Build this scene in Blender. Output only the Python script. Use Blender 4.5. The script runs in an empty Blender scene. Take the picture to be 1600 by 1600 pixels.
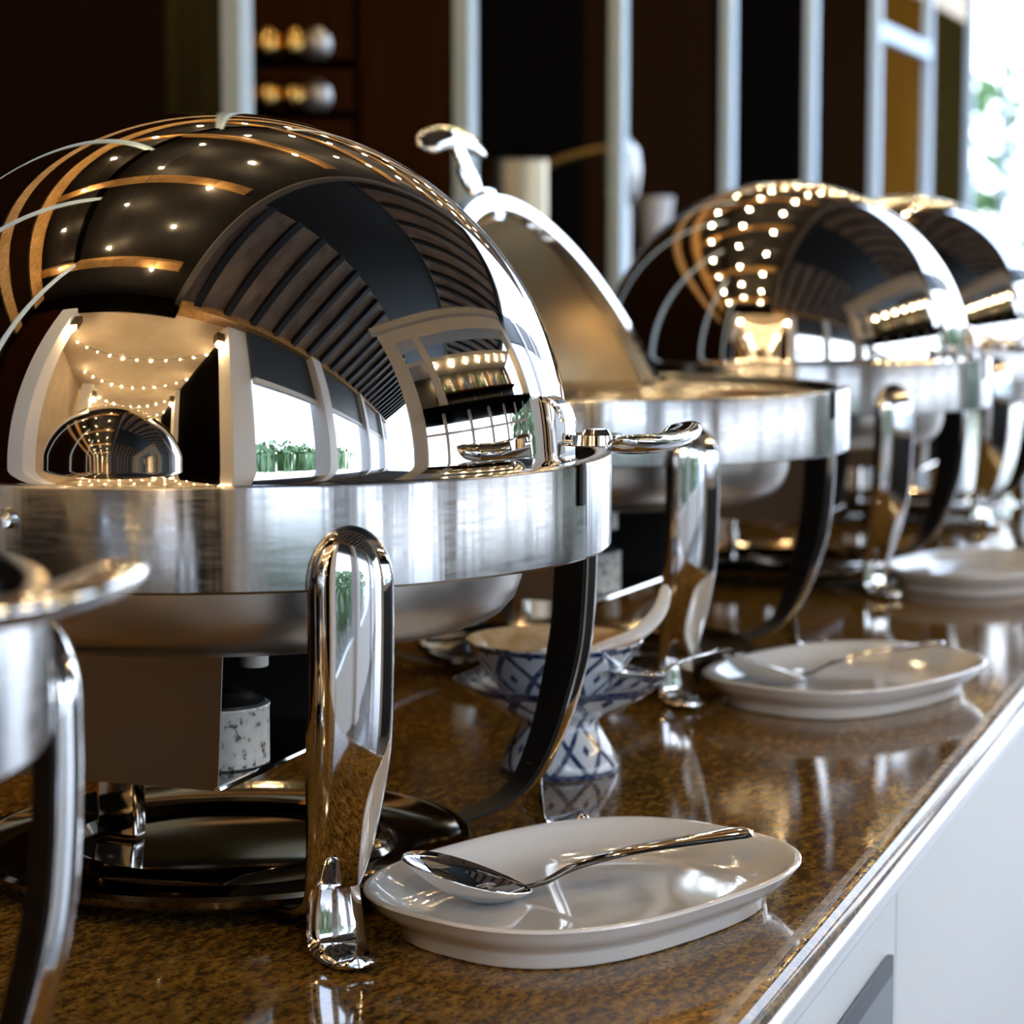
import bpy, bmesh, math, random
from mathutils import Vector, Matrix
random.seed(7)
S = bpy.context.scene
COL = S.collection
R = math.radians
PI = math.pi

# ------------------------------------------------------------------ camera
cd = bpy.data.cameras.new('camera')
cam = bpy.data.objects.new('camera', cd); COL.objects.link(cam)
cam.location = (0, 0, .40)
cam.rotation_euler = (PI / 2 - .1058, 0, 0)
cd.sensor_width = 36; cd.lens = 3790 / 1600 * 36
cd.clip_start = .02; cd.clip_end = 200
cd.dof.use_dof = True; cd.dof.focus_distance = 1.46; cd.dof.aperture_fstop = 8.2
S.camera = cam

# ------------------------------------------------------------------ light, exposure
wd = bpy.data.worlds.new('world'); S.world = wd; wd.use_nodes = True
nt = wd.node_tree; bg = nt.nodes['Background']
tc = nt.nodes.new('ShaderNodeTexCoord'); sx = nt.nodes.new('ShaderNodeSeparateXYZ')
cr = nt.nodes.new('ShaderNodeValToRGB')
nt.links.new(tc.outputs['Generated'], sx.inputs[0]); nt.links.new(sx.outputs[2], cr.inputs[0])
cr.color_ramp.elements[0].position = 0.0; cr.color_ramp.elements[0].color = (.86, .93, 1, 1)
cr.color_ramp.elements[1].position = .6; cr.color_ramp.elements[1].color = (.52, .70, 1, 1)
nt.links.new(cr.outputs[0], bg.inputs[0]); bg.inputs[1].default_value = 4.0
S.view_settings.view_transform = 'Standard'; S.view_settings.look = 'None'
S.view_settings.gamma = 1; S.view_settings.use_curve_mapping = False
S.view_settings.exposure = 0.62
S.cycles.max_bounces = 10; S.cycles.glossy_bounces = 7; S.cycles.diffuse_bounces = 4
S.cycles.caustics_reflective = False; S.cycles.caustics_refractive = False
S.cycles.sample_clamp_indirect = 30; S.cycles.sample_clamp_direct = 0
S.cycles.use_denoising = True; S.cycles.blur_glossy = 0

# ------------------------------------------------------------------ frame of the counter: u along it, v towards its front, z from its top
C1 = Vector((-.1905, 1.5649, 0)); U = Vector((.339, .9408, 0)); V = Vector((.9408, -.339, 0))
UA = math.atan2(U.y, U.x)                       # rotation of the local frames (x' = u, y' = -v)
def W(u, v, z=0): return C1 + U * u + V * v + Vector((0, 0, z))

# ------------------------------------------------------------------ materials
MATS = {}
def mat(name, color=(.8, .8, .8), metal=0, rough=.5, coat=0, emit=None, es=0, aniso=0, spec=.5, arot=.25):
    m = bpy.data.materials.new(name); m.use_nodes = True
    b = m.node_tree.nodes['Principled BSDF']
    b.inputs['Base Color'].default_value = (*color, 1); b.inputs['Metallic'].default_value = metal
    b.inputs['Roughness'].default_value = rough; b.inputs['Coat Weight'].default_value = coat
    b.inputs['Coat Roughness'].default_value = .03
    b.inputs['Specular IOR Level'].default_value = spec
    if emit: b.inputs['Emission Color'].default_value = (*emit, 1); b.inputs['Emission Strength'].default_value = es
    if aniso:
        b.inputs['Anisotropic'].default_value = aniso
        t = m.node_tree.nodes.new('ShaderNodeTangent'); t.direction_type = 'RADIAL'; t.axis = 'Z'
        m.node_tree.links.new(t.outputs[0], b.inputs['Tangent']); b.inputs['Anisotropic Rotation'].default_value = arot
    MATS[name] = m
    return m
def N(m, t, **kw):
    n = m.node_tree.nodes.new(t)
    for k, v in kw.items():
        if k in n.inputs.keys() if isinstance(k, str) else False: n.inputs[k].default_value = v
        else: setattr(n, k, v)
    return n
def L(m, a, b): m.node_tree.links.new(a, b)
def ramp(m, fac, stops):
    r = m.node_tree.nodes.new('ShaderNodeValToRGB'); L(m, fac, r.inputs[0])
    e = r.color_ramp.elements
    while len(e) < len(stops): e.new(.5)
    for i, (p, c) in enumerate(stops): e[i].position = p; e[i].color = (*c, 1)
    return r
def noise(m, scale, detail=4, coord=None, sc=(1, 1, 1), rot=(0, 0, 0), kind='Object'):
    t = m.node_tree.nodes.new('ShaderNodeTexCoord'); mp = m.node_tree.nodes.new('ShaderNodeMapping')
    mp.inputs['Scale'].default_value = sc; mp.inputs['Rotation'].default_value = rot
    L(m, t.outputs[kind], mp.inputs[0])
    n = m.node_tree.nodes.new('ShaderNodeTexNoise'); n.inputs['Scale'].default_value = scale; n.inputs['Detail'].default_value = detail
    L(m, mp.outputs[0], n.inputs['Vector'])
    return n
def B(m): return m.node_tree.nodes['Principled BSDF']
def rough_noise(m, scale, lo, hi, sc=(1, 1, 1), detail=6):
    n = noise(m, scale, detail, sc=sc); r = m.node_tree.nodes.new('ShaderNodeMapRange')
    r.inputs['To Min'].default_value = lo; r.inputs['To Max'].default_value = hi
    r.inputs['From Min'].default_value = .35; r.inputs['From Max'].default_value = .75
    L(m, n.outputs[0], r.inputs[0]); L(m, r.outputs[0], B(m).inputs['Roughness'])
def col_noise(m, scale, stops, sc=(1, 1, 1), detail=5, rot=(0, 0, 0)):
    n = noise(m, scale, detail, sc=sc, rot=rot); r = ramp(m, n.outputs[0], stops); L(m, r.outputs[0], B(m).inputs['Base Color'])
    return n
def bump(m, h, strength, dist=.001):
    b = m.node_tree.nodes.new('ShaderNodeBump'); b.inputs['Strength'].default_value = strength; b.inputs['Distance'].default_value = dist
    L(m, h, b.inputs['Height']); L(m, b.outputs[0], B(m).inputs['Normal'])

chrome = mat('chrome', (.86, .86, .87), 1, .035); rough_noise(chrome, 26, .025, .075)
dome_steel = mat('dome_steel', (.84, .83, .83), 1, .03); rough_noise(dome_steel, 60, .015, .05, sc=(1, 1, .25))
brushed = mat('brushed_band', (.44, .44, .45), 1, .2, aniso=.8); rough_noise(brushed, 40, .16, .26, sc=(1, 1, 8))
bn = noise(brushed, 34, 3, sc=(1, 1, .04)); bump(brushed, bn.outputs[0], .55, .0016)
lining_m = mat('lid_inside_satin', (.56, .46, .30), 1, .42)
satin = mat('satin_steel', (.62, .58, .54), 1, .34); rough_noise(satin, 30, .28, .42)
pan_in = mat('pan_steel', (.66, .63, .60), 1, .22)
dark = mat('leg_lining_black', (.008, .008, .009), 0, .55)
tray_m = mat('base_tray_steel', (.20, .17, .13), 1, .07)
guard_m = mat('guard_steel_dark_reflection', (.36, .31, .26), 1, .40); rough_noise(guard_m, 30, .34, .46)  # dark brown reflection on the guard is put into its base colour
tin = mat('fuel_tin', (.72, .72, .70), .2, .4); col_noise(tin, 160, [(.30, (.12, .11, .10)), (.40, (.68, .68, .66)), (.8, (.82, .82, .80))], detail=2)
soot = mat('soot', (.012, .011, .011), 0, .35)
capw = mat('white_cap', (.70, .68, .64), 0, .4)
glaze = mat('white_glaze', (.92, .92, .915), 0, .09, coat=.6); rough_noise(glaze, 20, .05, .12)
sauce = mat('peanut_sauce', (.45, .27, .10), 0, .3); sn = col_noise(sauce, 60, [(.3, (.30, .16, .05)), (.7, (.62, .42, .20))]); bump(sauce, sn.outputs[0], .5, .002)
white_front = mat('white_lacquer', (.86, .875, .89), 0, .3)
pull_d = mat('pull_dark', (.05, .055, .065), .6, .35)
pull_g = mat('pull_grey', (.30, .31, .33), .8, .35)
post_m = mat('white_post', (.66, .84, 1.0), 0, .6, spec=.2)
wood_a = mat('wood_reddish_black', (.020, .006, .002), 0, .75, spec=0); col_noise(wood_a, 5, [(.3, (.010, .0025, .0005)), (.7, (.024, .0065, .0015))], sc=(8, 8, .6))
wood_b = mat('wood_black', (.002, .0015, .0012), 0, .75, spec=0)
wood_c = mat('wood_amber', (.10, .040, .004), 0, .75, spec=0); col_noise(wood_c, 4, [(.3, (.075, .028, .003)), (.7, (.13, .055, .007))], sc=(8, 8, .6))
wood_d = mat('wood_olive', (.022, .014, .003), 0, .75, spec=0); col_noise(wood_d, 4, [(.3, (.012, .007, .002)), (.7, (.035, .024, .006))], sc=(6, 6, .5))
ledge_m = mat('ledge_dark', (.010, .007, .005), 0, .75, spec=0)
ceil_m = mat('dark_ceiling_boards', (.014, .010, .007), 0, .6)
beam_m = mat('golden_beam', (.42, .22, .07), 0, .45); col_noise(beam_m, 3, [(.3, (.30, .15, .04)), (.7, (.50, .28, .10))], sc=(6, 6, 6))
rafter_m = mat('black_rafter', (.006, .005, .005), 0, .5)
roofp_m = mat('roof_boards', (.3, .2, .14), 0, .6); col_noise(roofp_m, 2, [(.3, (.24, .14, .08)), (.55, (.42, .31, .24)), (.75, (.50, .32, .15))], sc=(1, 3, 1))
plaster = mat('beige_plaster', (.62, .52, .40), 0, .8); col_noise(plaster, 3, [(.3, (.56, .45, .33)), (.7, (.68, .58, .46))])
column_m = mat('white_column', (.74, .72, .70), 0, .5)
floor_m = mat('floor_tile', (.16, .14, .12), 0, .25); col_noise(floor_m, 4, [(.3, (.11, .095, .08)), (.7, (.22, .19, .16))])
bar_white = mat('bar_frame_white', (.58, .54, .49), 0, .5)
slate_m = mat('slate_louvre', (.030, .038, .050), 0, .5)
bar_dark = mat('bar_back_dark', (.02, .018, .016), 0, .3)
bulb_m = mat('bulb_glow', (1, .8, .5), 0, .5, emit=(1, .74, .40), es=420)
mini_m = mat('fairy_glow', (1, .8, .5), 0, .5, emit=(1, .72, .36), es=90)
sconce_m = mat('sconce_brown', (.07, .035, .012), 0, .5)
sconce_l = mat('sconce_glow', (1, .7, .3), 0, .5, emit=(1, .62, .22), es=14)
cable_m = mat('cable', (.02, .02, .02), 0, .6)
brass = mat('brass', (.80, .52, .18), 1, .22)
brass_dull = mat('dull_brass', (.26, .17, .05), .8, .4)
steel_b = mat('brushed_pot', (.40, .34, .24), 1, .35)
silver_b = mat('silver_matte', (.52, .53, .56), .8, .35)
paper = mat('paper_white', (.75, .75, .77), 0, .7)
leaf_m = mat('hedge_leaf', (.10, .20, .06), 0, .6); col_noise(leaf_m, 6, [(.3, (.05, .13, .03)), (.7, (.24, .36, .16))])
bott = [mat('bottle_amber', (.35, .14, .02), 0, .08), mat('bottle_green', (.03, .12, .05), 0, .08), mat('bottle_blue', (.03, .10, .35), 0, .08),
        mat('bottle_clear', (.55, .60, .62), .3, .06), mat('bottle_dark', (.02, .015, .015), 0, .08)]
ground_m = mat('paving', (.42, .42, .40), 0, .8)

# granite
gr = mat('brown_granite', (.2, .12, .04), 0, .07, spec=.30)
n1 = noise(gr, 64, 10, sc=(1, 2.3, 1), rot=(0, 0, .75)); n2 = noise(gr, 260, 5); n3 = noise(gr, 11, 5, sc=(1, 2.4, 1), rot=(0, 0, .75))
n1.inputs['Roughness'].default_value = .66
c1 = ramp(gr, n1.outputs[0], [(.28, (.014, .009, .005)), (.40, (.10, .048, .010)), (.50, (.25, .130, .024)), (.62, (.39, .220, .044)), (.80, (.34, .22, .090))])
c2 = ramp(gr, n2.outputs[0], [(.34, (.22, .19, .17)), (.48, (.9, .9, .9)), (.68, (1.4, 1.25, 1.0))])
c3 = ramp(gr, n3.outputs[0], [(.3, (.50, .50, .52)), (.6, (1, 1, 1))])
mx = gr.node_tree.nodes.new('ShaderNodeMix'); mx.data_type = 'RGBA'; mx.blend_type = 'MULTIPLY'; mx.inputs[0].default_value = .9
L(gr, c1.outputs[0], mx.inputs[6]); L(gr, c2.outputs[0], mx.inputs[7])
my = gr.node_tree.nodes.new('ShaderNodeMix'); my.data_type = 'RGBA'; my.blend_type = 'MULTIPLY'; my.inputs[0].default_value = .8
L(gr, mx.outputs[2], my.inputs[6]); L(gr, c3.outputs[0], my.inputs[7]); L(gr, my.outputs[2], B(gr).inputs['Base Color'])
trim_m = mat('satin_edge_trim', (.90, .90, .92), .6, .28)
strip_m = mat('edge_strip_brown', (.20, .125, .06), 0, .25); col_noise(strip_m, 60, [(.3, (.08, .05, .03)), (.6, (.27, .18, .10))])

# blue and white china: lattice of blue diamonds with a dot in each, blue bands at given heights
def china(name, cells, zscale, bands):
    m = mat(name, (.75, .78, .82), 0, .12, coat=.5); b = B(m)
    t = m.node_tree.nodes.new('ShaderNodeTexCoord'); s = m.node_tree.nodes.new('ShaderNodeSeparateXYZ'); L(m, t.outputs['Object'], s.inputs[0])
    def M(op, a, c=None, d=None):
        n = m.node_tree.nodes.new('ShaderNodeMath'); n.operation = op
        for i, x in enumerate((a, c, d)):
            if x is None: continue
            if isinstance(x, (int, float)): n.inputs[i].default_value = x
            else: L(m, x, n.inputs[i])
        return n.outputs[0]
    ang = M('MULTIPLY', M('ARCTAN2', s.outputs[1], s.outputs[0]), cells / (2 * PI))
    zz = M('MULTIPLY', s.outputs[2], zscale)
    a = M('ABSOLUTE', M('SUBTRACT', M('FRACT', M('ADD', ang, zz)), .5)); c = M('ABSOLUTE', M('SUBTRACT', M('FRACT', M('SUBTRACT', ang, zz)), .5))
    line = M('LESS_THAN', M('MINIMUM', a, c), .085)
    dot = M('GREATER_THAN', M('MINIMUM', a, c), .39)
    f = M('MAXIMUM', line, dot)
    for z0, z1 in bands:
        inb = M('MULTIPLY', M('GREATER_THAN', s.outputs[2], z0), M('LESS_THAN', s.outputs[2], z1)); f = M('MAXIMUM', f, inb)
    nn = noise(m, 130, 3); f = M('MULTIPLY', f, M('ADD', M('MULTIPLY', nn.outputs[0], .9), .45))
    f = M('MINIMUM', f, 1.0)
    mixn = m.node_tree.nodes.new('ShaderNodeMix'); mixn.data_type = 'RGBA'; L(m, f, mixn.inputs[0])
    mixn.inputs[6].default_value = (.80, .84, .90, 1); mixn.inputs[7].default_value = (.006, .028, .13, 1)
    L(m, mixn.outputs[2], b.inputs['Base Color'])
    return m
bowl_china = china('china_bowl', 10, 24, [(.0400, .0440), (-.001, .003)])
stand_china = china('china_stand', 9, 24, [(.0655, .072), (-.001, .004)])
tan_in = mat('tan_glaze', (.66, .50, .32), 0, .15, coat=.4); col_noise(tan_in, 40, [(.35, (.50, .33, .14)), (.65, (.74, .60, .42))])

# ------------------------------------------------------------------ mesh helpers
def link(name, bm, m, parent=None, smooth=True, angle=35):
    bmesh.ops.recalc_face_normals(bm, faces=bm.faces)
    me = bpy.data.meshes.new(name); bm.to_mesh(me); bm.free()
    if m: me.materials.append(m)
    if smooth:
        me.polygons.foreach_set('use_smooth', [True] * len(me.polygons)); me.set_sharp_from_angle(angle=R(angle))
    o = bpy.data.objects.new(name, me); COL.objects.link(o)
    if parent: o.parent = parent
    if smooth and len(me.vertices) < 300: o.modifiers.new('weighted', 'WEIGHTED_NORMAL').keep_sharp = True
    return o
def lathe(pts, n=96, close=False, rfun=None, bm=None):
    bm = bm or bmesh.new(); rings = []
    for r, z in pts:
        if r < 1e-6: rings.append([bm.verts.new((0, 0, z))]); continue
        rings.append([bm.verts.new((r * (rfun(2 * PI * i / n, r, z) if rfun else 1) * math.cos(2 * PI * i / n),
                                    r * (rfun(2 * PI * i / n, r, z) if rfun else 1) * math.sin(2 * PI * i / n), z)) for i in range(n)])
    prs = list(zip(rings, rings[1:])) + ([(rings[-1], rings[0])] if close else [])
    for a, b in prs:
        for i in range(n):
            j = (i + 1) % n
            if len(a) == 1 and len(b) == 1: continue
            if len(a) == 1: bm.faces.new((a[0], b[i], b[j]))
            elif len(b) == 1: bm.faces.new((a[i], b[0], a[j]))
            else: bm.faces.new((a[i], b[i], b[j], a[j]))
    return bm
def box(bm, c, d, rot=None, bev=0):
    r = bmesh.ops.create_cube(bm, size=1)
    M = Matrix.Translation(c) @ (rot or Matrix.Identity(4)) @ Matrix.Diagonal((*d, 1))
    bmesh.ops.transform(bm, matrix=M, verts=r['verts'])
    if bev:
        e = set()
        for v in r['verts']: e.update(v.link_edges)
        bmesh.ops.bevel(bm, geom=list(e), offset=bev, segments=2, affect='EDGES', profile=.5)
    return bm
def tube(bm, pts, rad, n=8, caps=True):
    pts = [Vector(p) for p in pts]; rs = rad if isinstance(rad, (list, tuple)) else [rad] * len(pts); rings = []
    up = Vector((0, 0, 1))
    for i, p in enumerate(pts):
        t = (pts[min(i + 1, len(pts) - 1)] - pts[max(i - 1, 0)]).normalized()
        a = t.cross(up)
        if a.length < 1e-3: a = t.cross(Vector((1, 0, 0)))
        a.normalize(); b = a.cross(t)
        rings.append([bm.verts.new(p + rs[i] * (math.cos(2 * PI * k / n) * a + math.sin(2 * PI * k / n) * b)) for k in range(n)])
    for a, b in zip(rings, rings[1:]):
        for k in range(n): bm.faces.new((a[k], a[(k + 1) % n], b[(k + 1) % n], b[k]))
    if caps: bm.faces.new(rings[0]); bm.faces.new(rings[-1])
    return bm
def empty(name, loc, rz=0, parent=None):
    o = bpy.data.objects.new(name, None); COL.objects.link(o); o.location = loc; o.rotation_euler = (0, 0, rz); o.empty_display_size = .05
    if parent: o.parent = parent
    return o
def tag(o, label=None, cat=None, group=None, kind=None):
    if label: o['label'] = label
    if cat: o['category'] = cat
    if group: o['group'] = group
    if kind: o['kind'] = kind
    return o
def put(o, u, v, z=0, rz=0): o.location = W(u, v, z); o.rotation_euler = (0, 0, UA + rz); return o
def copy_tree(o, parent=None):
    c = o.copy(); COL.objects.link(c)
    if parent: c.parent = parent
    for ch in list(o.children): copy_tree(ch, c)
    return c
def interp(tab, x):
    if x <= tab[0][0]: return tab[0][1]
    for (a, b), (c, d) in zip(tab, tab[1:]):
        if x <= c: return b + (d - b) * (x - a) / (c - a)
    return tab[-1][1]
def catmull(P, k=5):
    P = [Vector(p) for p in P]; out = []
    for i in range(len(P) - 1):
        a = P[max(i - 1, 0)]; b = P[i]; c = P[i + 1]; d = P[min(i + 2, len(P) - 1)]
        for j in range(k):
            t = j / k
            out.append(.5 * ((2 * b) + (c - a) * t + (2 * a - 5 * b + 4 * c - d) * t * t + (3 * b - a - 3 * c + d) * t ** 3))
    out.append(P[-1]); return out

# ------------------------------------------------------------------ structure: floor, ceiling, walls
def struct(name, bm, m, loc=(0, 0, 0), smooth=False, parent=None):
    o = link(name, bm, m, parent, smooth=smooth)
    if not parent: put(o, *loc); o['kind'] = 'structure'
    return o
FZ = -.90
# the boxes below are written in local axes x' = u, y' = -v
def ub(bm, u0, u1, v0, v1, z0, z1, bev=0): return box(bm, ((u0 + u1) / 2, -(v0 + v1) / 2, (z0 + z1) / 2), (u1 - u0, v1 - v0, z1 - z0), bev=bev)
struct('floor', ub(bmesh.new(), -9.5, 13, -2.6, 9, FZ - .1, FZ), floor_m)
pave = struct('ground', ub(bmesh.new(), -30, 45, -30, 40, FZ - .3, FZ - .15), ground_m)
ZC = 2.40
ceil = struct('ceiling', ub(bmesh.new(), -1.5, 13, -2.6, .30, ZC, ZC + .1), ceil_m)
for k in range(10):                                   # golden cross beams under the dark boards
    u0 = -1.0 + 1.30 * k
    struct('beam', ub(bmesh.new(), u0, u0 + .12, -2.5, .10, ZC - .10, ZC), beam_m, parent=ceil)
# gabled roof over the aisle: ridge panel, two slopes with black rafters, gable fascia
ridge = struct('ceiling_gable', ub(bmesh.new(), .40, 2.25, .30, 8.5, 3.08, 3.14), rafter_m)
def slope(u0, z0, u1, z1, m, name, v0=.30, v1=8.5):
    bm = bmesh.new(); q = [bm.verts.new((u, -v, z)) for (u, v, z) in ((u0, v0, z0), (u0, v1, z0), (u1, v1, z1), (u1, v0, z1))]
    q2 = [bm.verts.new(v.co + Vector((0, 0, .04))) for v in q]
    bm.faces.new(q); bm.faces.new(q2[::-1])
    for i in range(4): bm.faces.new((q[i], q[(i + 1) % 4], q2[(i + 1) % 4], q2[i]))
    struct(name, bm, m, parent=ridge)
slope(-1.5, 2.24, .40, 3.08, roofp_m, 'roof_slope'); slope(2.25, 3.08, 4.3, 2.24, roofp_m, 'roof_slope')
for k in range(22):
    v = .48 + k * .37
    for (u0, z0, u1, z1) in ((-1.5, 2.24, .40, 3.08), (2.25, 3.08, 4.3, 2.24)):
        dx, dz = u1 - u0, z1 - z0; l = math.hypot(dx, dz)
        bm = bmesh.new(); box(bm, ((u0 + u1) / 2, -v, (z0 + z1) / 2 - .05), (l, .08, .10), Matrix.Rotation(-math.atan2(dz, dx), 4, 'Y'))
        struct('rafter', bm, rafter_m, parent=ridge)
bm = ub(bmesh.new(), -1.5, 4.3, .24, .30, 2.26, 2.44); struct('fascia', bm, mat('fascia_grey', (.16, .15, .14), 0, .5), parent=ridge)
bm = bmesh.new(); q = [bm.verts.new((u, -.27, z)) for u, z in ((-1.5, 2.42), (4.3, 2.42), (2.25, 3.12), (.4, 3.12))]; bm.faces.new(q)
struct('gable_panel', bm, ceil_m, parent=ridge)
# plate beams carrying the slopes
struct('plate_beam', ub(bmesh.new(), -1.56, -1.40, .3, 8.5, 2.10, 2.26), beam_m, parent=ridge)
struct('plate_beam', ub(bmesh.new(), 4.22, 4.38, .3, 8.5, 2.12, 2.26), rafter_m, parent=ridge)
# corridor behind the camera
struct('ceiling_corridor', ub(bmesh.new(), -9.5, -1.56, -1.3, 1.3, 2.16, 2.24), plaster)
struct('wall_end', ub(bmesh.new(), -9.6, -9.5, -2.6, 2.6, FZ, 2.3), plaster)
struct('wall_corridor', ub(bmesh.new(), -9.5, -1.62, -1.42, -1.30, FZ, 2.2), plaster)
struct('wall_header', ub(bmesh.new(), -1.62, -1.50, -2.6, .30, 2.10, 2.50), wood_b)
struct('wall_corner', ub(bmesh.new(), -1.62, -1.50, -2.6, -1.1, FZ, 2.10), wood_a)
def column(u, v, sconce=0, h=2.16):
    c = tag(empty('column', (0, 0, 0)), kind='structure'); put(c, u, v, FZ)
    bm = bmesh.new(); box(bm, (0, 0, (h - FZ) / 2), (.26, .26, h - FZ), bev=.012); link('shaft', bm, column_m, c)
    bm = bmesh.new(); box(bm, (0, 0, .06), (.30, .30, .12), bev=.01); link('plinth', bm, column_m, c)
    if sconce:
        s = tag(empty('wall_lamp', (0, 0, 0)), 'brown box sconce on the %s corridor column, %s side' % (['first', 'second', 'third', 'fourth'][int((-u - 1.5) / 2.2)], 'aisle' if v > 0 else 'wall'), 'lamp', 'corridor sconces'); put(s, u + .0, v - sconce * .18, 1.86)
        bm = bmesh.new(); box(bm, (0, 0, .07), (.11, .10, .16), bev=.004); link('housing', bm, sconce_m, s)
        bm = bmesh.new(); box(bm, (0, 0, -.015), (.08, .075, .012)); link('diffuser', bm, sconce_l, s)
for u in (-1.65, -3.9, -6.2, -8.4): column(u, 1.05, 1); column(u, -1.02, -1)
for v in (2.45, 4.6, 6.8): column(-1.48, v, 0, 2.12)
for v0, v1 in ((1.18, 2.32), (2.58, 4.47), (4.73, 6.67), (6.93, 8.5)):
    struct('trim_2', ub(bmesh.new(), -1.52, -1.46, v0, v1, 1.24, 1.31), column_m)
    struct('wall_transom', ub(bmesh.new(), -1.54, -1.48, v0, v1, 1.31, 2.10), slate_m)
    struct('wall_parapet', ub(bmesh.new(), -1.54, -1.46, v0, v1, FZ, -.30), column_m)
for u0, u1 in ((3.80, 5.6), (5.86, 8.0), (8.26, 10.4)):
    struct('wall_transom', ub(bmesh.new(), u0, u1, 2.50, 2.58, 1.72, 2.3), slate_m)
    struct('wall_parapet', ub(bmesh.new(), u0, u1, 2.46, 2.56, FZ, -.25), column_m)
for u in (5.73, 8.13, 10.5): column(u, 2.53, 0, 2.2)
struct('wall_panel', ub(bmesh.new(), -8.4, -1.8, 1.02, 1.08, FZ, 2.16), wood_b)
# window wall / bar kiosk across the aisle
bar = tag(empty('wall_bar', (0, 0, 0)), kind='structure'); put(bar, 0, 0, 0)
def bp(name, m, *a, bev=0): return link(name, ub(bmesh.new(), *a, bev=bev), m, bar, smooth=False)
BV = 2.45
bp('jamb', bar_white, -.14, .10, BV, BV + .3, FZ, 2.2); bp('jamb', bar_white, 3.55, 3.80, BV, BV + .3, FZ, 2.2)
bp('head', bar_white, .10, 3.55, BV, BV + .3, 1.86, 2.2); bp('cornice', bar_white, -.2, 3.86, BV - .08, BV, 2.08, 2.2)
bp('soffit', bar_white, .10, 3.55, BV + .3, BV + .9, 1.60, 1.66)
bp('inner_jamb', bar_white, .42, .56, BV, BV + .1, .80, 1.86)
bp('back_panel', bar_dark, .10, 3.55, BV + .85, BV + .9, .84, 1.60)
bp('bar_top', wood_b, .10, 3.55, BV - .1, BV + .9, .80, .86)
bp('bar_shelf', wood_a, .56, 3.55, BV + .62, BV + .84, 1.20, 1.225)
for k in range(7): bp('muntin', bar_white, .42 + k * .52, .47 + k * .52, BV + .05, BV + .10, FZ + .1, .80)
for z in (.30, .55): bp('muntin', bar_white, .10, 3.55, BV + .055, BV + .095, z, z + .03)
bp('sill', bar_white, .10, 3.55, BV, BV + .2, -.05, .02); bp('apron', bar_dark, .10, 3.55, BV + .02, BV + .15, FZ, -.05)
ORD2 = ['first', 'second', 'third', 'fourth', 'fifth', 'sixth', 'seventh', 'eighth', 'ninth', 'tenth', 'eleventh', 'twelfth', 'thirteenth']
for k in range(26):
    z0 = .861 if k % 2 == 0 else 1.226; h = random.uniform(.22, .30)
    r = random.uniform(.030, .042)
    b = link('bottle', lathe([(0, 0), (r, 0), (r, h * .55), (r * .9, h * .62), (r * .34, h * .74), (r * .32, h), (0, h)], 12), bott[k % 5])
    put(b, .68 + k * .11, BV + .73, z0); tag(b, '%s bottle, %s along the %s shelf of the bar across the aisle' % (('amber', 'green', 'blue', 'clear', 'dark')[k % 5], ORD2[k // 2], 'lower' if k % 2 == 0 else 'upper'), 'bottle', 'bar bottles')
for k in range(7):
    b = link('bar_lamp', lathe([(0, 0), (.03, .004), (.035, .03), (.012, .05), (0, .05)], 12), mini_m); put(b, .7 + k * .42, BV + .45, 1.555)
    tag(b, 'small round downlight under the bar soffit, %s along' % ORD2[k], 'lamp', 'bar downlights')

# back frame of white posts with dark panels (window_n structure)
POST_U = [2.17 + 1.03 * k for k in range(-3, 11)]
panels = {-1: wood_a, 0: wood_b, 1: wood_a, 2: wood_b, 3: wood_a, 4: wood_b, 5: wood_a, 6: wood_c, 7: wood_d, 8: wood_a, 9: wood_b}
for i, u in enumerate(POST_U):
    k = i - 3
    w = tag(empty('window_%d' % (i + 1), (0, 0, 0)), kind='structure'); put(w, u, -1.05, 0)
    bm = bmesh.new(); box(bm, (0, 0, (2.40 + .30) / 2), (.05, .034, 2.10), bev=.003); link('post', bm, post_m, w)
    if i < len(POST_U) - 1:
        bm = bmesh.new(); box(bm, (1.03 / 2, 0, 2.35), (.98, .034, .08)); link('header_rail', bm, wood_b, w, smooth=False)
    if k == 5:
        bm = bmesh.new(); box(bm, (1.03 / 2, 0, 1.20), (.98, .034, .06)); link('transom', bm, post_m, w, smooth=False)
struct('wall_back', ub(bmesh.new(), -1.5, 12.5, -2.7, -2.6, FZ, 2.4), wood_b)
wp = tag(empty('wall_panelling', (0, 0, 0)), kind='structure'); put(wp, 0, 0, 0)
wood_e = mat('wood_dark_brown', (.010, .004, .0015), 0, .75, spec=0)
for u0_, u1_, m_ in ((-1.4, 2.87, wood_e), (2.87, 3.12, wood_d), (3.12, 4.42, wood_a), (4.42, 5.5, wood_b), (5.5, 6.95, wood_e), (6.95, 8.3, wood_b), (8.3, 9.8, wood_e), (9.8, 11.35, wood_c), (11.35, 12.4, wood_d)):
    link('panel', ub(bmesh.new(), u0_ + .004, u1_ - .004, -1.60, -1.55, FZ, 2.4, bev=.004), m_, wp, smooth=False)
for z0_, z1_ in ((1.66, 1.80), (2.10, 2.32)):
    struct('trim_3', ub(bmesh.new(), -1.4, 12.4, -1.549, -1.515, z0_, z1_, bev=.004), beam_m)
ledge = struct('wall_low', ub(bmesh.new(), -1.4, 12.4, -1.545, -1.00, FZ, .30, bev=.006), ledge_m)

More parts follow.
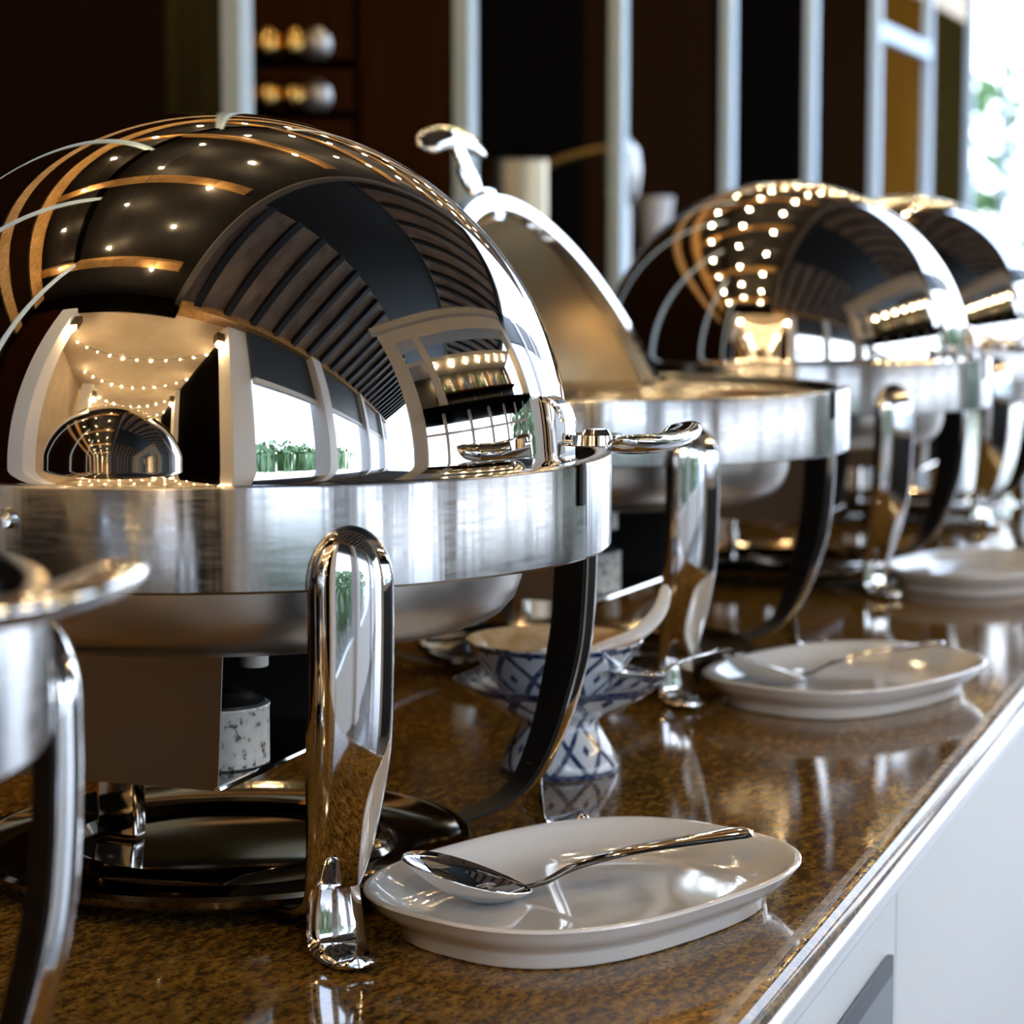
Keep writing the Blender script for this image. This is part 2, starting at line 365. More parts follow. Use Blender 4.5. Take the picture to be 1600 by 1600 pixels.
# ------------------------------------------------------------------ worktop and cabinets
top = tag(empty('worktop', (0, 0, 0)), 'long polished brown granite counter top running diagonally under the chafing dishes', 'counter')
put(top, 0, 0, 0)
prof = [(.400, 0), (.4045, -.0008), (.4085, -.0035), (.4105, -.0075), (.4105, -.0100), (.400, -.0102), (.396, -.036)]
bm = bmesh.new(); u0, u1 = -1.2, 9.0
sec = [(-.46, 0), (.390, 0), (.3992, 0)] + prof + [(-.46, -.036)]
a = [bm.verts.new((u0, -v, z)) for v, z in sec]; b = [bm.verts.new((u1, -v, z)) for v, z in sec]
bm.faces.new(a); bm.faces.new(b[::-1])
for i in range(len(sec)): bm.faces.new((a[i], a[(i + 1) % len(sec)], b[(i + 1) % len(sec)], b[i]))
link('slab', bm, gr, top)
tag(link('edge_strip', ub(bmesh.new(), -1.2, 9.0, .3915, .3965, -.001, .0004), strip_m, top, smooth=False), 'thin light brown seam strip near the front edge')
bm = bmesh.new(); sec = [(.4102, -.0102)] + [(.3985 + .0145 * math.cos(q), -.0228 + .0130 * math.sin(q)) for q in [R(75 - 15 * i) for i in range(11)]] + [(.3975, -.0355)]
a = [bm.verts.new((u0, -v, z)) for v, z in sec]; b = [bm.verts.new((u1, -v, z)) for v, z in sec]
bm.faces.new(a); bm.faces.new(b[::-1])
for i in range(len(sec)): bm.faces.new((a[i], a[(i + 1) % len(sec)], b[(i + 1) % len(sec)], b[i]))
tag(link('edge_trim', bm, trim_m, top), 'bright satin metal rounded trim under the stone edge')
ORD = ['', '', 'own', 'first', 'second', 'third', 'fourth', 'fifth', 'sixth', 'seventh', 'eighth', 'ninth', 'tenth', 'eleventh', 'twelfth', 'thirteenth']
PW = 1.0
for k in range(-1, 8):
    u0 = -.71 + k * PW
    c = tag(empty('cabinet', (0, 0, 0)), cat='cabinet', group='white cabinets under the counter'); put(c, u0, 0, FZ)
    link('body', ub(bmesh.new(), .002, PW - .002, -.40, .372, .08, -.037 - FZ), white_front, c, smooth=False)
    d = link('door', ub(bmesh.new(), .002, PW - .002, .3735, .392, .10, -.038 - FZ, bev=.0015), white_front, c, smooth=False)
    link('plinth', ub(bmesh.new(), 0, PW, -.38, .33, .0, .079), ledge_m, c, smooth=False)
    pu = PW - .033
    f = link('pull', ub(bmesh.new(), pu - .20, pu, .3925, .397, -.190 - FZ, -.092 - FZ, bev=.001), pull_d, d)
    link('pull_insert', ub(bmesh.new(), pu - .192, pu - .010, .3971, .3982, -.182 - FZ, -.104 - FZ), pull_g, d, smooth=False)
    c['label'] = 'white cabinet in the lower corner with a dark recessed pull on its door' if k == 0 else \
        'white cabinet door under the counter, %s along from the lower corner' % ORD[k + 2] if k > 0 else 'white cabinet under the near end of the counter, outside the picture'

# ------------------------------------------------------------------ chafing dish
def fit_shell(prof, t):  # closed profile: outer then inner offset
    return prof
def make_leg(ang, parent):
    # outer edge line (r, z) from the top down and in; half round section, flat black inner face
    outer = [(.2700, .2180), (.2700, .19), (.2685, .158), (.2655, .13), (.2595, .104), (.2505, .078), (.2390, .054), (.2250, .0345), (.2090, .0225),
             (.1900, .0150), (.1680, .0100), (.1450, .0072), (.1250, .0062)]
    pts = catmull([(r, 0, z) for r, z in outer], 4)
    wt = [(0, .0255), (.022, .028), (.05, .0370), (.09, .0450), (.12, .0495), (.3, .0500)]
    ht = [(0, .0032), (.022, .0045), (.05, .009), (.09, .013), (.12, .0142), (.3, .0142)]
    secs = []
    # domed cap
    for j in range(9):
        a = (1 - j / 9) * PI / 2
        f = math.cos(a); secs.append((Vector((.2558, 0, .2180 + .0335 * math.sin(a))), Vector((1, 0, 0)), .0500 * max(f, .02), .0142 * max(f, .05)))
    for i, p in enumerate(pts):
        t = (pts[min(i + 1, len(pts) - 1)] - pts[max(i - 1, 0)]).normalized()
        nrm = Vector((-t.z, 0, t.x)) if True else None
        w = interp(wt, p.z); h = interp(ht, p.z)
        secs.append((p - nrm * h, nrm, w, h))
    bm = bmesh.new(); rings = []
    K = 14
    for c, nrm, w, h in secs:
        ring = []
        for k in range(K + 1):
            a = -PI / 2 + PI * k / K
            ring.append(bm.verts.new(c + Vector((0, 1, 0)) * (w / 2 * math.copysign(abs(math.sin(a)) ** .9, a)) + nrm * (h * max(math.cos(a), 0) ** .62)))
        rings.append(ring)
    for a, b in zip(rings, rings[1:]):
        for k in range(K): bm.faces.new((a[k], a[k + 1], b[k + 1], b[k]))
        bm.faces.new((a[K], a[0], b[0], b[K]))
    bm.faces.new(rings[0]); bm.faces.new(rings[-1])
    leg = link('leg', bm, chrome, parent, angle=50); leg.rotation_euler = (0, 0, ang)
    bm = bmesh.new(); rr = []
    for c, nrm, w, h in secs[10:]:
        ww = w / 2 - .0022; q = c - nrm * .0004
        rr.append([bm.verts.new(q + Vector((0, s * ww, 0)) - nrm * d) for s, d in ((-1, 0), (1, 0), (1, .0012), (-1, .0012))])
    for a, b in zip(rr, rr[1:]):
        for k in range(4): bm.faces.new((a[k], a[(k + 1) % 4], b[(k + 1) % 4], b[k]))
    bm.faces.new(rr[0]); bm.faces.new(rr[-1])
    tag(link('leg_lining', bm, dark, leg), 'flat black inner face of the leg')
    # curled foot
    fp = catmull([(r, 0, z) for r, z in ((.2270, .048), (.2260, .035), (.2265, .022), (.2285, .0105), (.2370, .0046), (.2500, .0036), (.2610, .0048), (.2670, .0072))], 4)
    bm = bmesh.new(); rr = []
    for i, p in enumerate(fp):
        t = (fp[min(i + 1, len(fp) - 1)] - fp[max(i - 1, 0)]).normalized(); nrm = Vector((-t.z, 0, t.x))
        f = i / (len(fp) - 1); w = .027 + .008 * math.sin(PI * min(f * 1.2, 1)) if f < .85 else .027 * math.sqrt(max(1 - ((f - .85) / .16) ** 2, .05))
        ring = []
        for k in range(12):
            a = 2 * PI * k / 12
            ring.append(bm.verts.new(p + Vector((0, 1, 0)) * (w / 2 * math.cos(a)) + nrm * (.0034 * math.sin(a))))
        rr.append(ring)
    for a, b in zip(rr, rr[1:]):
        for k in range(12): bm.faces.new((a[k], a[(k + 1) % 12], b[(k + 1) % 12], b[k]))
    bm.faces.new(rr[0]); bm.faces.new(rr[-1])
    link('foot', bm, chrome, leg, angle=60)
    return leg
Z0 = .2715
def make_lid(parent, opened=0):
    # lid built around the hinge axis (local x), origin at the hinge height
    RD, BD = .2284, .2185
    pf = [(RD * math.cos(a), BD * math.sin(a)) for a in [i * PI / 2 / 40 for i in range(41)]]
    outer = [(RD + .0022, -.0035), (RD + .0026, -.001), (RD + .0008, .001)] + pf[1:-1] + [(0, BD)]
    inner = [(0, BD - .002)] + [((RD - .002) * math.cos(a), (BD - .002) * math.sin(a)) for a in [i * PI / 2 / 24 for i in range(23, 0, -1)]] + [(RD - .0030, .0015), (RD - .0125, .0005), (RD - .0125, -.0035)]
    bm = lathe(outer + inner[:], 128, close=True)
    a = R(opened)
    if opened:
        bmesh.ops.rotate(bm, cent=(0, 0, 0), matrix=Matrix.Rotation(-a, 3, 'X'), verts=bm.verts)
        bmesh.ops.bisect_plane(bm, geom=bm.verts[:] + bm.edges[:] + bm.faces[:], plane_co=(0, 0, -.004), plane_no=(0, 0, -1), clear_outer=True)
    o = link('lid', bm, dome_steel, parent, angle=50); o.location = (0, 0, Z0 - (.024 if opened else 0))
    Rm = Matrix.Rotation(-a, 3, 'X')
    bi = lathe([((RD - .0036) * math.cos(q), (BD - .0036) * math.sin(q)) for q in [i_ * PI / 2 / 24 for i_ in range(1, 24)]] + [(0, BD - .0036)], 96)
    bmesh.ops.rotate(bi, cent=(0, 0, 0), matrix=Matrix.Rotation(-a, 3, 'X'), verts=bi.verts)
    if opened: bmesh.ops.bisect_plane(bi, geom=bi.verts[:] + bi.edges[:] + bi.faces[:], plane_co=(0, 0, -.004), plane_no=(0, 0, -1), clear_outer=True)
    tag(link('lid_lining', bi, lining_m, o, angle=60), 'brownish matte steel inside of the lid')
    def fin(bm): bmesh.ops.rotate(bm, cent=(0, 0, 0), matrix=Rm, verts=bm.verts); return bm
    # rounded lug on the dome foot, flat eye plate, bowed grip (towards -y)
    bm = bmesh.new()
    n = 16; fr = [];
    for s in (-.0125, .0125):
        ring = [bm.verts.new((s, -.2080, .0)), bm.verts.new((s, -.2405, .0))]
        for k in range(n + 1):
            t = PI * k / n; ring.append(bm.verts.new((s, -.2243 - .0162 * math.cos(t), .026 + .0165 * math.sin(t))))
        fr.append(ring)
    order = [0, 1] + list(range(2, n + 3))
    bm.faces.new([fr[0][i] for i in order]); bm.faces.new([fr[1][i] for i in order][::-1])
    for i in range(len(order)): bm.faces.new((fr[0][order[i]], fr[0][order[(i + 1) % len(order)]], fr[1][order[(i + 1) % len(order)]], fr[1][order[i]]))
    bmesh.ops.bevel(bm, geom=[e for e in bm.edges], offset=.003, segments=2, affect='EDGES')
    link('handle_lug', fin(bm), chrome, o, angle=40)
    bm = bmesh.new(); box(bm, (0, -.262, .0145), (.024, .062, .0045), bev=.0015)
    c = bmesh.ops.create_cone(bm, cap_ends=True, segments=28, radius1=.0175, radius2=.0165, depth=.006)['verts']
    bmesh.ops.translate(bm, verts=c, vec=(0, -.2575, .0165))
    c = bmesh.ops.create_cone(bm, cap_ends=True, segments=24, radius1=.009, radius2=.007, depth=.003)['verts']
    bmesh.ops.translate(bm, verts=c, vec=(0, -.2575, .021))
    link('handle_stem', fin(bm), chrome, o, angle=40)
    bm = bmesh.new(); rr = []
    for i in range(25):
        t = -1 + 2 * i / 24; x = .073 * t; y = -.302 + .011 * t * t; z = .016 + .004 * t * t
        e = math.sqrt(max(1 - abs(t) ** 8, .06)); ta = Vector((1, .022 * t / .073, 0)).normalized(); nn = Vector((ta.y, -ta.x, 0))
        ring = []
        for k in range(14):
            q = 2 * PI * k / 14; cx = math.copysign(abs(math.cos(q)) ** .7, math.cos(q)); cz = math.copysign(abs(math.sin(q)) ** .8, math.sin(q))
            ring.append(bm.verts.new(Vector((x, y, z)) + nn * (.0135 * e * cx) + Vector((0, 0, .0056 * e * cz + .002 * cx))))
        rr.append(ring)
    for p, q in zip(rr, rr[1:]):
        for k in range(14): bm.faces.new((p[k], p[(k + 1) % 14], q[(k + 1) % 14], q[k]))
    bm.faces.new(rr[0]); bm.faces.new(rr[-1])
    link('handle_grip', fin(bm), chrome, o, angle=60)
    return o
def make_dish(opened=0):
    root = empty('chafing_dish', (0, 0, 0))
    ring = [(.2551, .2165), (.2551, .2722), (.2545, .2738), (.2530, .2743), (.2450, .2743), (.2440, .2735), (.2438, .2600), (.2352, .2595), (.2350, .2300), (.2300, .2180), (.2000, .2165), (.2000, .2150), (.2540, .2150)]
    link('ring_band', lathe(ring, 160, close=True), brushed, root, angle=30)
    pan = [(.1990, .2400), (.1985, .2060), (.1970, .1930), (.1930, .1815), (.1850, .1725), (.1700, .1665), (.1200, .1645), (0, .1632),
           (0, .1665), (.1200, .1680), (.1690, .1690), (.1835, .1748), (.1910, .1832), (.1948, .1935), (.1965, .2065), (.1965, .2400)]
    link('water_pan', lathe(pan, 128), satin, root, angle=40)
    food = [(.2348, .2640), (.2348, .2665), (.2200, .2665), (.2080, .2600), (.1940, .2250), (.1880, .2120), (.1750, .2050), (0, .2040), (0, .2020), (.1760, .2030), (.1900, .2110), (.1960, .2250), (.2090, .2570), (.2200, .2640)]
    link('food_pan', lathe(food, 96, close=False), pan_in, root, angle=40)
    c = link('pan_knob', lathe([(0, .1340), (.0090, .1340), (.0098, .1348), (.0098, .1545), (.0070, .156), (.0070, .1655), (0, .1655)], 24), capw, root); c.location = (0, -.024, 0)
    make_lid(root, opened)
    # black keyhole slot plate on the band below the handle, hinge pins at both ends of the lid axis
    for s in (-1, 1):
        h = link('hinge_pin', tube(bmesh.new(), [(s * .2550, 0, .2560), (s * .2600, 0, .2560)], [.006, .005], 16), chrome, root)
    bm = bmesh.new(); box(bm, (-.0205 + .0, -.2553, .2620), (.008, .0024, .026), bev=.0011); tag(link('band_slot', bm, dark, root), 'short black slot in the band under the handle')
    for a in (-137, -45, 45, 137): make_leg(R(a), root)
    tray = [(0, .0125), (.090, .0125), (.0945, .0140), (.0985, .0205), (.1040, .0222), (.1100, .0205), (.1150, .0160), (.1480, .0168), (.1560, .0205), (.1620, .0215), (.1650, .0190), (.1640, .0150), (.1560, .0105), (0, .0095)]
    link('base_tray', lathe(tray, 128), tray_m, root, angle=30)
    # burner bracket: floor, two flared end panels, back panel
    br = empty('burner_bracket', (0, 0, 0), 0, root)
    def quad(pts, t, name, m=satin):
        bm = bmesh.new(); P = [Vector(p) for p in pts]; nn = (P[1] - P[0]).cross(P[2] - P[0]).normalized() * t
        a = [bm.verts.new(p) for p in P]; b = [bm.verts.new(p + nn) for p in P]
        bm.faces.new(a); bm.faces.new(b[::-1])
        for i in range(4): bm.faces.new((a[i], a[(i + 1) % 4], b[(i + 1) % 4], b[i]))
        return link(name, bm, m, br, smooth=False)
    f = -.0525; bk = .135
    quad([(-.110, f, .0765), (.110, f, .0765), (.110, bk, .0765), (-.110, bk, .0765)], .0016, 'bracket_floor', tray_m)
    quad([(-.110, f, .0765), (-.110, bk, .0765), (-.122, bk + .01, .1650), (-.122, f - .0105, .1650)], .0014, 'wind_guard', guard_m)
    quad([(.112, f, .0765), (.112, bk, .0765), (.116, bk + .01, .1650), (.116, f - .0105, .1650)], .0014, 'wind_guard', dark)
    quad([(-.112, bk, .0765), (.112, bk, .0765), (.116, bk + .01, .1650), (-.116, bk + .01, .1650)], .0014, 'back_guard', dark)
    tube_bm = tube(bmesh.new(), [(-.112, f - .001, .0775), (.112, f - .001, .0775)], .0022, 8); link('lip', tube_bm, chrome, br)
    bm = bmesh.new(); box(bm, (0, .075, .045), (.016, .030, .062), bev=.003); link('stay', bm, chrome, br)
    return root
def make_can():
    r = empty('fuel_can', (0, 0, 0))
    link('tin', lathe([(0, 0), (.0325, 0), (.0335, .001), (.0335, .0360), (.0340, .0372), (.0335, .0385), (.0312, .0385), (.0312, .0350), (0, .0350)], 48), tin, r)
    link('burnt_top', lathe([(0, .0355), (.0308, .0355), (.0308, .0400), (.0230, .0445), (.0110, .0460), (.0095, .0420), (0, .0420)], 32), soot, r)
    return r
dA = make_dish(0); dB = make_dish(115); canA = make_can()
DU = [(-.716, .003), (0, 0), (.8342, -.0225), (1.5698, -.0010), (2.345, .0)]
labels = ['chafing dish cut off by the left edge, only blurred lid handle and leg in view',
          'large closed chafing dish in sharp focus, mirror dome lid on curved chrome legs',
          'chafing dish with its dome lid swung open, beyond the large closed one',
          'closed chafing dish behind the open one, gold bulb reflections across its dome',
          'farthest closed chafing dish, mostly hidden behind another dome at the right edge']
clabels = ['fuel can under the chafing dish cut off by the left edge', 'spotted white fuel can with sooty top under the large closed chafing dish',
           'white fuel can under the chafing dish with the open lid', 'fuel can under the closed chafing dish behind the open one', 'fuel can under the farthest chafing dish']
for i, (u, v) in enumerate(DU):
    d = dB if i == 2 else (dA if i == 1 else copy_tree(dA))
    put(d, u, v, 0, (R(-4), 0, R(-3.5), 0, 0)[i]); tag(d, labels[i], 'chafing dish', 'round roll-top chafing dishes along the counter')
    c = canA if i == 1 else copy_tree(canA)
    rz = (R(-4), 0, R(-3.5), 0, 0)[i]; ox = -.040 * math.cos(rz) + .0172 * math.sin(rz); oy = -.040 * math.sin(rz) - .0172 * math.cos(rz)
    put(c, u + ox, v - oy, .0783); tag(c, clabels[i], 'can', 'fuel cans under the chafing dishes')

# ------------------------------------------------------------------ plates and spoons
def make_plate():
    sa, sb = .1442, .1041
    prof = [(0, .0135), (.062, .0135), (.080, .0150), (.1000, .0205), (.1065, .0262), (.1078, .0276), (.1065, .0284), (.1040, .0276), (.0975, .0225), (.0790, .0180), (.0600, .0170), (0, .0170)]
    # offsets from the rim towards the centre
    rows = [(1.0, 0, .0268), (1.0, .0012, .0258), (1.0, .0035, .0215), (1.0, .011, .0145), (1, .0165, .0110), (1, .0190, .0085), (1, .0200, .0015), (1, .0215, 0), (1, .0250, 0), (1, .0265, .0040), (1, .09, .0060)]
    inn = [(1, .0002, .0280), (1, .0018, .0289), (1, .0040, .0284), (1, .0075, .0255), (1, .0170, .0165), (1, .0260, .0125), (1, .0400, .0108), (1, .07, .0100), (1, .095, .0100)]
    bm = bmesh.new(); n = 128
    def ring(off, z):
        out = []
        for i in range(n):
            t = 2 * PI * i / n; a, b = sa - off, sb - off; c, s = math.cos(t), math.sin(t); p = 2 / 2.65
            out.append(bm.verts.new((a * math.copysign(abs(c) ** p, c), b * math.copysign(abs(s) ** p, s), z)))
        return out
    R1 = [ring(o, z) for _, o, z in reversed(rows)] + [ring(o, z) for _, o, z in inn]
    for a, b in zip(R1, R1[1:]):
        for i in range(n): bm.faces.new((a[i], a[(i + 1) % n], b[(i + 1) % n], b[i]))
    bm.faces.new(R1[0]); bm.faces.new(R1[-1])
    return link('plate', bm, glaze, angle=45)
def make_spoon(len_h=.150, bl=.084, bw=.056, depth=.0165, m=None):
    # bowl tip at x=0, handle end at x=bl+len_h, z along the underside
    r = empty('serving_spoon', (0, 0, 0))
    bm = bmesh.new(); rows = []; nx, ny = 16, 10
    for i in range(nx + 1):
        f = i / nx; x = bl * (1 - math.cos(PI * f)) / 2; w = bw / 2 * max(math.sin(PI * (x / bl) ** .9), .0) ** .62; w = max(w, .0028)
        zb = -depth * math.sin(PI * (x / bl)) ** .8 if 0 < x < bl else 0
        rows.append([bm.verts.new((x, w * s, zb * (1 - s * s) + .042 - .0275 * (x / bl) ** 1.1)) for s in [-1 + 2 * k / ny for k in range(ny + 1)]])
    for a, b in zip(rows, rows[1:]):
        for k in range(ny): bm.faces.new((a[k], b[k], b[k + 1], a[k + 1]))
    o = link('bowl', bm, m or chrome, r, angle=70); md = o.modifiers.new('s', 'SOLIDIFY'); md.thickness = .0013; md.offset = 0
    bm = bmesh.new(); rr = []
    P = catmull([(bl - .003, 0, .0155), (bl + .010, 0, .0180), (bl + .032, 0, .0265), (bl + .07, 0, .0325), (bl + .12, 0, .0355), (bl + len_h, 0, .0370)], 5)
    for i, p in enumerate(P):
        f = i / (len(P) - 1); w = .0030 + .0078 * f ** 1.6 if f < .93 else .0100 * math.sqrt(max(1 - ((f - .93) / .075) ** 2, .1))
        rr.append([bm.verts.new(p + Vector((0, w * math.cos(2 * PI * k / 10), .0016 * math.sin(2 * PI * k / 10)))) for k in range(10)])
    for a, b in zip(rr, rr[1:]):
        for k in range(10): bm.faces.new((a[k], a[(k + 1) % 10], b[(k + 1) % 10], b[k]))
    bm.faces.new(rr[0]); bm.faces.new(rr[-1])
    link('handle', bm, m or chrome, r, angle=60)
    return r
pl = make_plate(); sp = make_spoon()
PL = [((.0460, 1.4431), 48.4), ((.3045, 2.1803), 49), ((.575, 2.93), 50)]
PLAB = ['oblong white serving plate with a spoon on it beside the large closed chafing dish', 'oblong white serving plate beside the chafing dish with the open lid, slightly blurred',
        'white serving plate cut off by the right edge, blurred beside the far closed chafing dish']
for i, ((x, y), a) in enumerate(PL):
    p = pl if i == 0 else copy_tree(pl)
    p.location = (x, y, .0004); p.rotation_euler = (0, 0, R(a)); tag(p, PLAB[i], 'plate', 'oblong white plates along the counter edge')
def aim(o, a, b, roll=0):   # spoon bowl tip at a, handle end towards b
    a = Vector(a); b = Vector(b); d = b - a
    o.location = a; o.rotation_euler = (roll, -math.atan2(d.z, math.hypot(d.x, d.y)), math.atan2(d.y, d.x)); return o
aim(sp, (-.0670, 1.4150, .0014), (.149, 1.5060, .0014), R(8)); tag(sp, 'steel serving spoon lying across the sharp white plate, bowl toward the chafing dish leg', 'spoon', 'steel spoons')
s2 = copy_tree(sp); aim(s2, (.190, 2.160, .0006), (.420, 2.260, .0006)); tag(s2, 'steel serving spoon lying in the blurred white plate by the open chafing dish', 'spoon', 'steel spoons')

# ------------------------------------------------------------------ blue and white bowl on its footed stand
BX, BY = .037, 1.866
st = tag(empty('pedestal_stand', (BX, BY, 0)), 'blue and white porcelain footed stand with a lobed saucer, under the sauce bowl', 'stand')
lob = lambda a, r, z: 1 + (.030 * math.cos(8 * a) if r > .06 else 0)
link('stand_body', lathe([(.0, .004), (.036, .004), (.041, 0), (.0455, 0), (.0465, .003), (.0455, .009), (.0400, .020), (.0330, .032), (.0300, .0385), (.0325, .0430), (.0480, .0480), (.0620, .0560), (.0730, .0640), (.0800, .0705),
                          (.0808, .0718), (.0795, .0722), (.0715, .0665), (.0600, .0600), (.0400, .0560), (0, .0550)], 96, rfun=lob), stand_china, st, angle=60)
bw = tag(empty('sauce_bowl', (BX - .004, BY, .0575)), 'blue and white porcelain bowl of tan sauce behind the large chafing dish', 'bowl')
link('bowl_body', lathe([(0, .002), (.028, .002), (.031, 0), (.036, 0), (.040, .004), (.0485, .0130), (.0560, .0240), (.0625, .0350), (.0680, .0435), (.0690, .0450), (.0685, .0458)], 96), bowl_china, bw, angle=60)
link('bowl_lining', lathe([(.0686, .0457), (.0672, .0455), (.0610, .0370), (.0540, .0260), (.0460, .0150), (.0360, .0075), (0, .0060)], 96), tan_in, bw, angle=60)
sc_ = tag(link('sauce', lathe([(0, .0285), (.030, .0290), (.0545, .0280), (.0545, .0270), (0, .0265)], 64), sauce, bw), 'tan sauce with a rough surface')
la = tag(empty('soup_spoon', (BX, BY, .0)), 'white curved spoon standing in the blue and white sauce bowl', 'spoon')
hp = [(.020, -.006, .0915), (.040, -.002, .0985), (.0570, .004, .1040), (.0690, .010, .1120), (.0780, .018, .1210), (.0830, .028, .1310), (.0840, .036, .1390)]
P = catmull(hp, 5); bm = bmesh.new(); rr = []
for i, p in enumerate(P):
    t = (P[min(i + 1, len(P) - 1)] - P[max(i - 1, 0)]).normalized(); sd = t.cross(Vector((0, -1, .3))).normalized(); nn = sd.cross(t); w = .0040 + .002 * math.sin(i / len(P) * PI)
    if i >= len(P) - 2: w *= .7
    rr.append([bm.verts.new(p + sd * (w * math.cos(2 * PI * k / 10)) + nn * (.0022 * math.sin(2 * PI * k / 10))) for k in range(10)])
for a, b in zip(rr, rr[1:]):
    for k in range(10): bm.faces.new((a[k], a[(k + 1) % 10], b[(k + 1) % 10], b[k]))
bm.faces.new(rr[0]); bm.faces.new(rr[-1]); link('handle', bm, glaze, la, angle=60)
bm = lathe([(0, -.008), (.010, -.006), (.018, 0), (.0185, .003), (.0165, .003), (.009, -.003), (0, -.005)], 32)
for v_ in bm.verts: v_.co.x *= 1.25
o = link('scoop', bm, glaze, la); o.location = (.006, -.008, .0920)
# flat spoon resting on the stand saucer, its handle end reaching over the leg of the open dish
s3 = copy_tree(sp); tag(s3, 'steel spoon resting on the blue and white stand, handle toward the next plate', 'spoon', 'steel spoons')
s3.location = (.0790, 1.8080, .0735); s3.scale = (.68, .62, .30); s3.rotation_euler = (0, 0, R(53))

# ------------------------------------------------------------------ things behind the posts, on the dark ledge
p = Vector((0.0027, 5.1500, 0.5974)); zt = p.z
pot = tag(empty('steel_pot', (p.x, p.y, .30)), 'brushed steel straight-sided pot on the ledge behind the open lid', 'pot')
link('pot_body', lathe([(0, 0), (.070, 0), (.0715, .004), (.0715, zt - .305), (.073, zt - .300), (.0695, zt - .300), (.0695, .01), (0, .01)], 48), steel_b, pot)
p = Vector((0.2810, 6.2500, 0.6104))
ket = tag(empty('kettle', (p.x, p.y, .30)), 'round silver kettle with a curved brass arm, partly behind a white post', 'kettle')
h = p.z - .30
link('kettle_body', lathe([(0, 0), (.035, 0), (.030, .02), (.020, .06), (.022, h - .085), (.030, h - .078), (.0420, h - .055), (.048, h), (.0420, h + .055), (.022, h + .080), (0, h + .086)], 48), silver_b, ket)
b0 = Vector((0.2041, 6.2500, 0.6622)) - Vector((p.x, p.y, .30)); b1 = Vector((0.1306, 6.2500, 0.6428)) - Vector((p.x, p.y, .30)); b2 = Vector((0.0915, 6.2500, 0.6266)) - Vector((p.x, p.y, .30))
link('arm', tube(bmesh.new(), catmull([(-.02, 0, h + .060), b0, b1, b2], 5), .0095, 12), brass_dull, ket)
p = Vector((0.3823, 6.5500, 0.5526)); h = p.z - .30
cup = tag(link('paper_cup', lathe([(0, 0), (.020, 0), (.051, h), (.0525, h + .001), (.050, h + .001), (.019, .004), (0, .004)], 32), paper), 'white tapered paper cup on the ledge beyond the silver kettle', 'cup'); cup.location = (p.x, p.y, .30)
shelf = tag(empty('rack', (0, 0, 0)), 'dark narrow rack holding gold and silver rounded vessels by the first white post', 'rack')
q0 = Vector((-0.4273, 4.7500, 0.6802)); shelf.location = (q0.x, q0.y, .30)
for dz in (q0.z - .30 - .012, q0.z - .30 + .086):
    bm = bmesh.new(); box(bm, (0, 0, dz), (.26, .12, .010), bev=.002); link('rack_shelf', bm, wood_b, shelf)
for s in (-1, 1):
    bm = bmesh.new(); box(bm, (s * .125, .05, .30), (.012, .012, .60)); link('rack_upright', bm, wood_b, shelf)
vn = 0
for row, (dz, lab) in enumerate(((q0.z - .007, 'lower'), (q0.z + .091, 'upper'))):
    for k, dx in enumerate((-.095, -.045, .005, .052)):
        m_ = silver_b if k == 3 else brass
        v_ = link('vessel', lathe([(0, 0), (.014, 0), (.025, .012), (.029, .030), (.025, .048), (.012, .058), (.009, .062), (0, .063)], 24), m_)
        v_.location = (q0.x + dx, q0.y - .01, dz)
        side = ['hidden nearest the post', 'beside the post', 'in the middle', 'at the open end, silvery'][k]
        tag(v_, 'rounded metal vessel on the %s shelf of the dark rack, %s' % (lab, side), 'vessel', 'rounded vessels on the rack')

# ------------------------------------------------------------------ strings of bulbs under the ceiling, fairy lights in the corridor
def ico(r, sub=1):
    bm = bmesh.new(); bmesh.ops.create_icosphere(bm, subdivisions=sub, radius=r); return bm
proto_b = bpy.data.meshes.new('bulb'); b_ = ico(.0115, 2); b_.to_mesh(proto_b); b_.free(); proto_b.materials.append(bulb_m)
proto_f = bpy.data.meshes.new('fairy_bulb'); b_ = ico(.014, 1); b_.to_mesh(proto_f); b_.free(); proto_f.materials.append(mini_m)
def string(name, v, us, z, sag, me, label, group, alongv=False):
    s = tag(empty(name, (0, 0, 0)), label, 'string lights', group); put(s, 0, 0, 0)
    pts = []
    for i, u in enumerate(us):
        zz = z - sag * (1 if i % 2 else 0)
        q = (u, -v, zz) if not alongv else (v, -u, z - sag * (1 - ((u / 1.0) ** 2)))
        pts.append(q)
        b = bpy.data.objects.new('bulb', me); COL.objects.link(b); b.parent = s; b.location = (q[0], q[1], q[2])
    link('cable', tube(bmesh.new(), [(x, y, zz + .02) for x, y, zz in pts], .003, 5), cable_m, s)
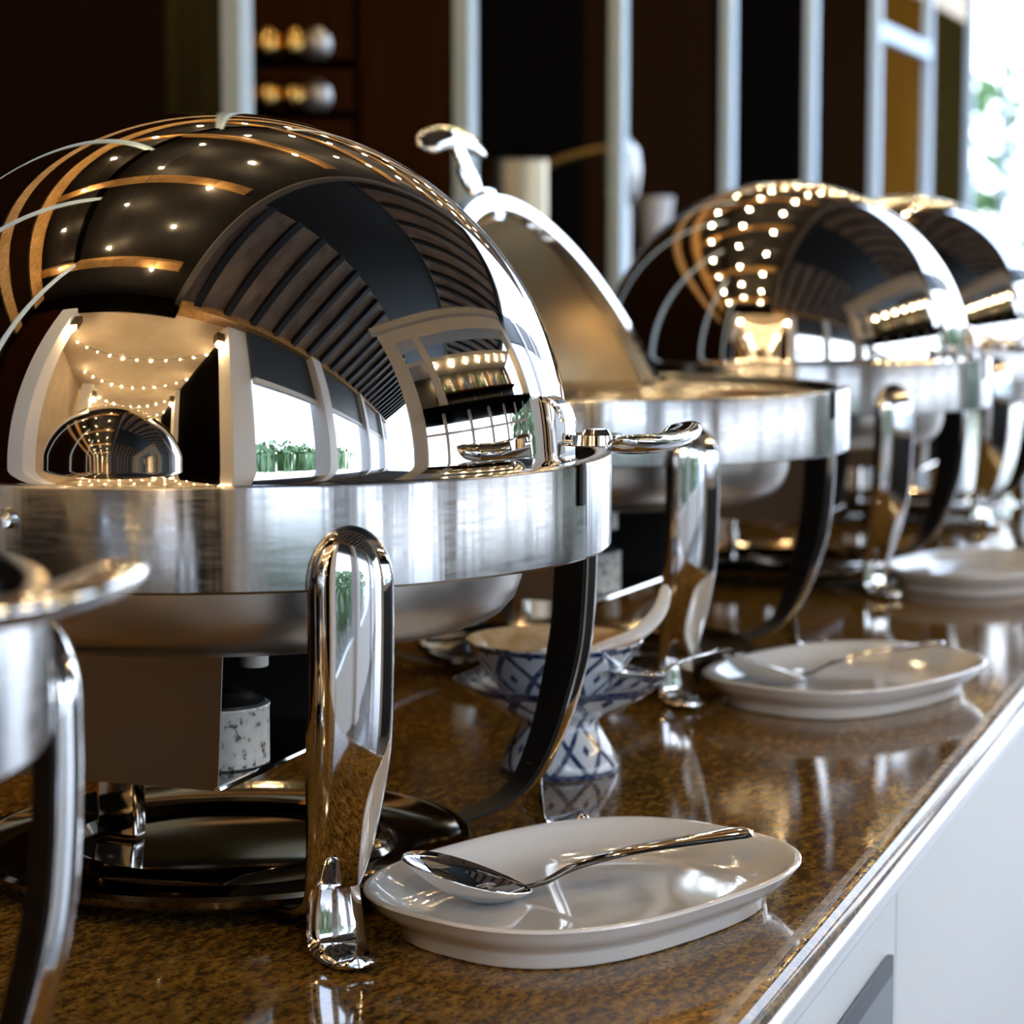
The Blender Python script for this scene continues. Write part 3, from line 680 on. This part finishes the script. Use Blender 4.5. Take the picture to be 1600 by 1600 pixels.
for v, off in ((-.16, 0), (-.66, .3), (-1.20, .1)):
    string('string_light', v, [-1.0 + off + .62 * k for k in range(14)], ZC - .16, .03, proto_b, 'string of warm bulbs under the dark ceiling, %s from the aisle' % ORD2[int(-v / .5)], 'ceiling bulb strings')
for u in (-2.2, -3.1, -4.1, -5.2, -6.4):
    string('fairy_lights', u, [-.95 + .19 * k for k in range(11)], 2.10, .35, proto_f, '%s garland of tiny warm fairy lights sagging across the corridor' % ORD2[{-2.2: 0, -3.1: 1, -4.1: 2, -5.2: 3, -6.4: 4}[u]], 'corridor garlands', True)
# the glow those lamps throw: lamps in the corridor and over the counter
def lamp(name, u, v, z, e, c, r=.06):
    l = bpy.data.lights.new(name, 'POINT'); l.energy = e; l.color = c; l.shadow_soft_size = r
    o = bpy.data.objects.new(name, l); COL.objects.link(o); o.location = W(u, v, z); return o
for u in (-1.65, -3.9, -6.2, -8.4):
    for v in (1.05, -1.02): lamp('sconce_lamp', u, v - math.copysign(.18, v), 1.80, 9, (1, .70, .38), .03)

# ------------------------------------------------------------------ hedges outside
def hedge(name, u, v, w, d, h, n, label):
    bm = bmesh.new()
    for i in range(n):
        c = Vector((random.uniform(-w / 2, w / 2), random.uniform(-d / 2, d / 2), random.uniform(0, h))); s = random.uniform(.08, .2)
        a = Vector((random.gauss(0, 1), random.gauss(0, 1), random.gauss(0, 1))).normalized(); b = a.orthogonal().normalized(); e = a.cross(b)
        vs = [bm.verts.new(c + b * s * x + e * s * .45 * y) for x, y in ((-1, 0), (0, -1), (1, 0), (0, 1))]; bm.faces.new(vs)
    o = link(name, bm, leaf_m, smooth=False); put(o, u, v, FZ); tag(o, label, 'hedge', kind='stuff'); return o
hedge('foliage', 16.5, -2.2, 2.2, 3.0, 2.6, 900, 'blurred green garden foliage in the bright opening at the far end')
hedge('foliage', -5.0, 6.0, 2.0, 9.0, 2.1, 5200, 'green garden foliage outside the columned opening')
hedge('foliage', 8.5, 5.5, 6.0, 1.6, 2.3, 4000, 'green garden foliage outside the wide opening beside the bar')
hedge('foliage', 3.0, 7.5, 5, 2, 1.4, 500, 'green garden foliage outside the window below the bar')
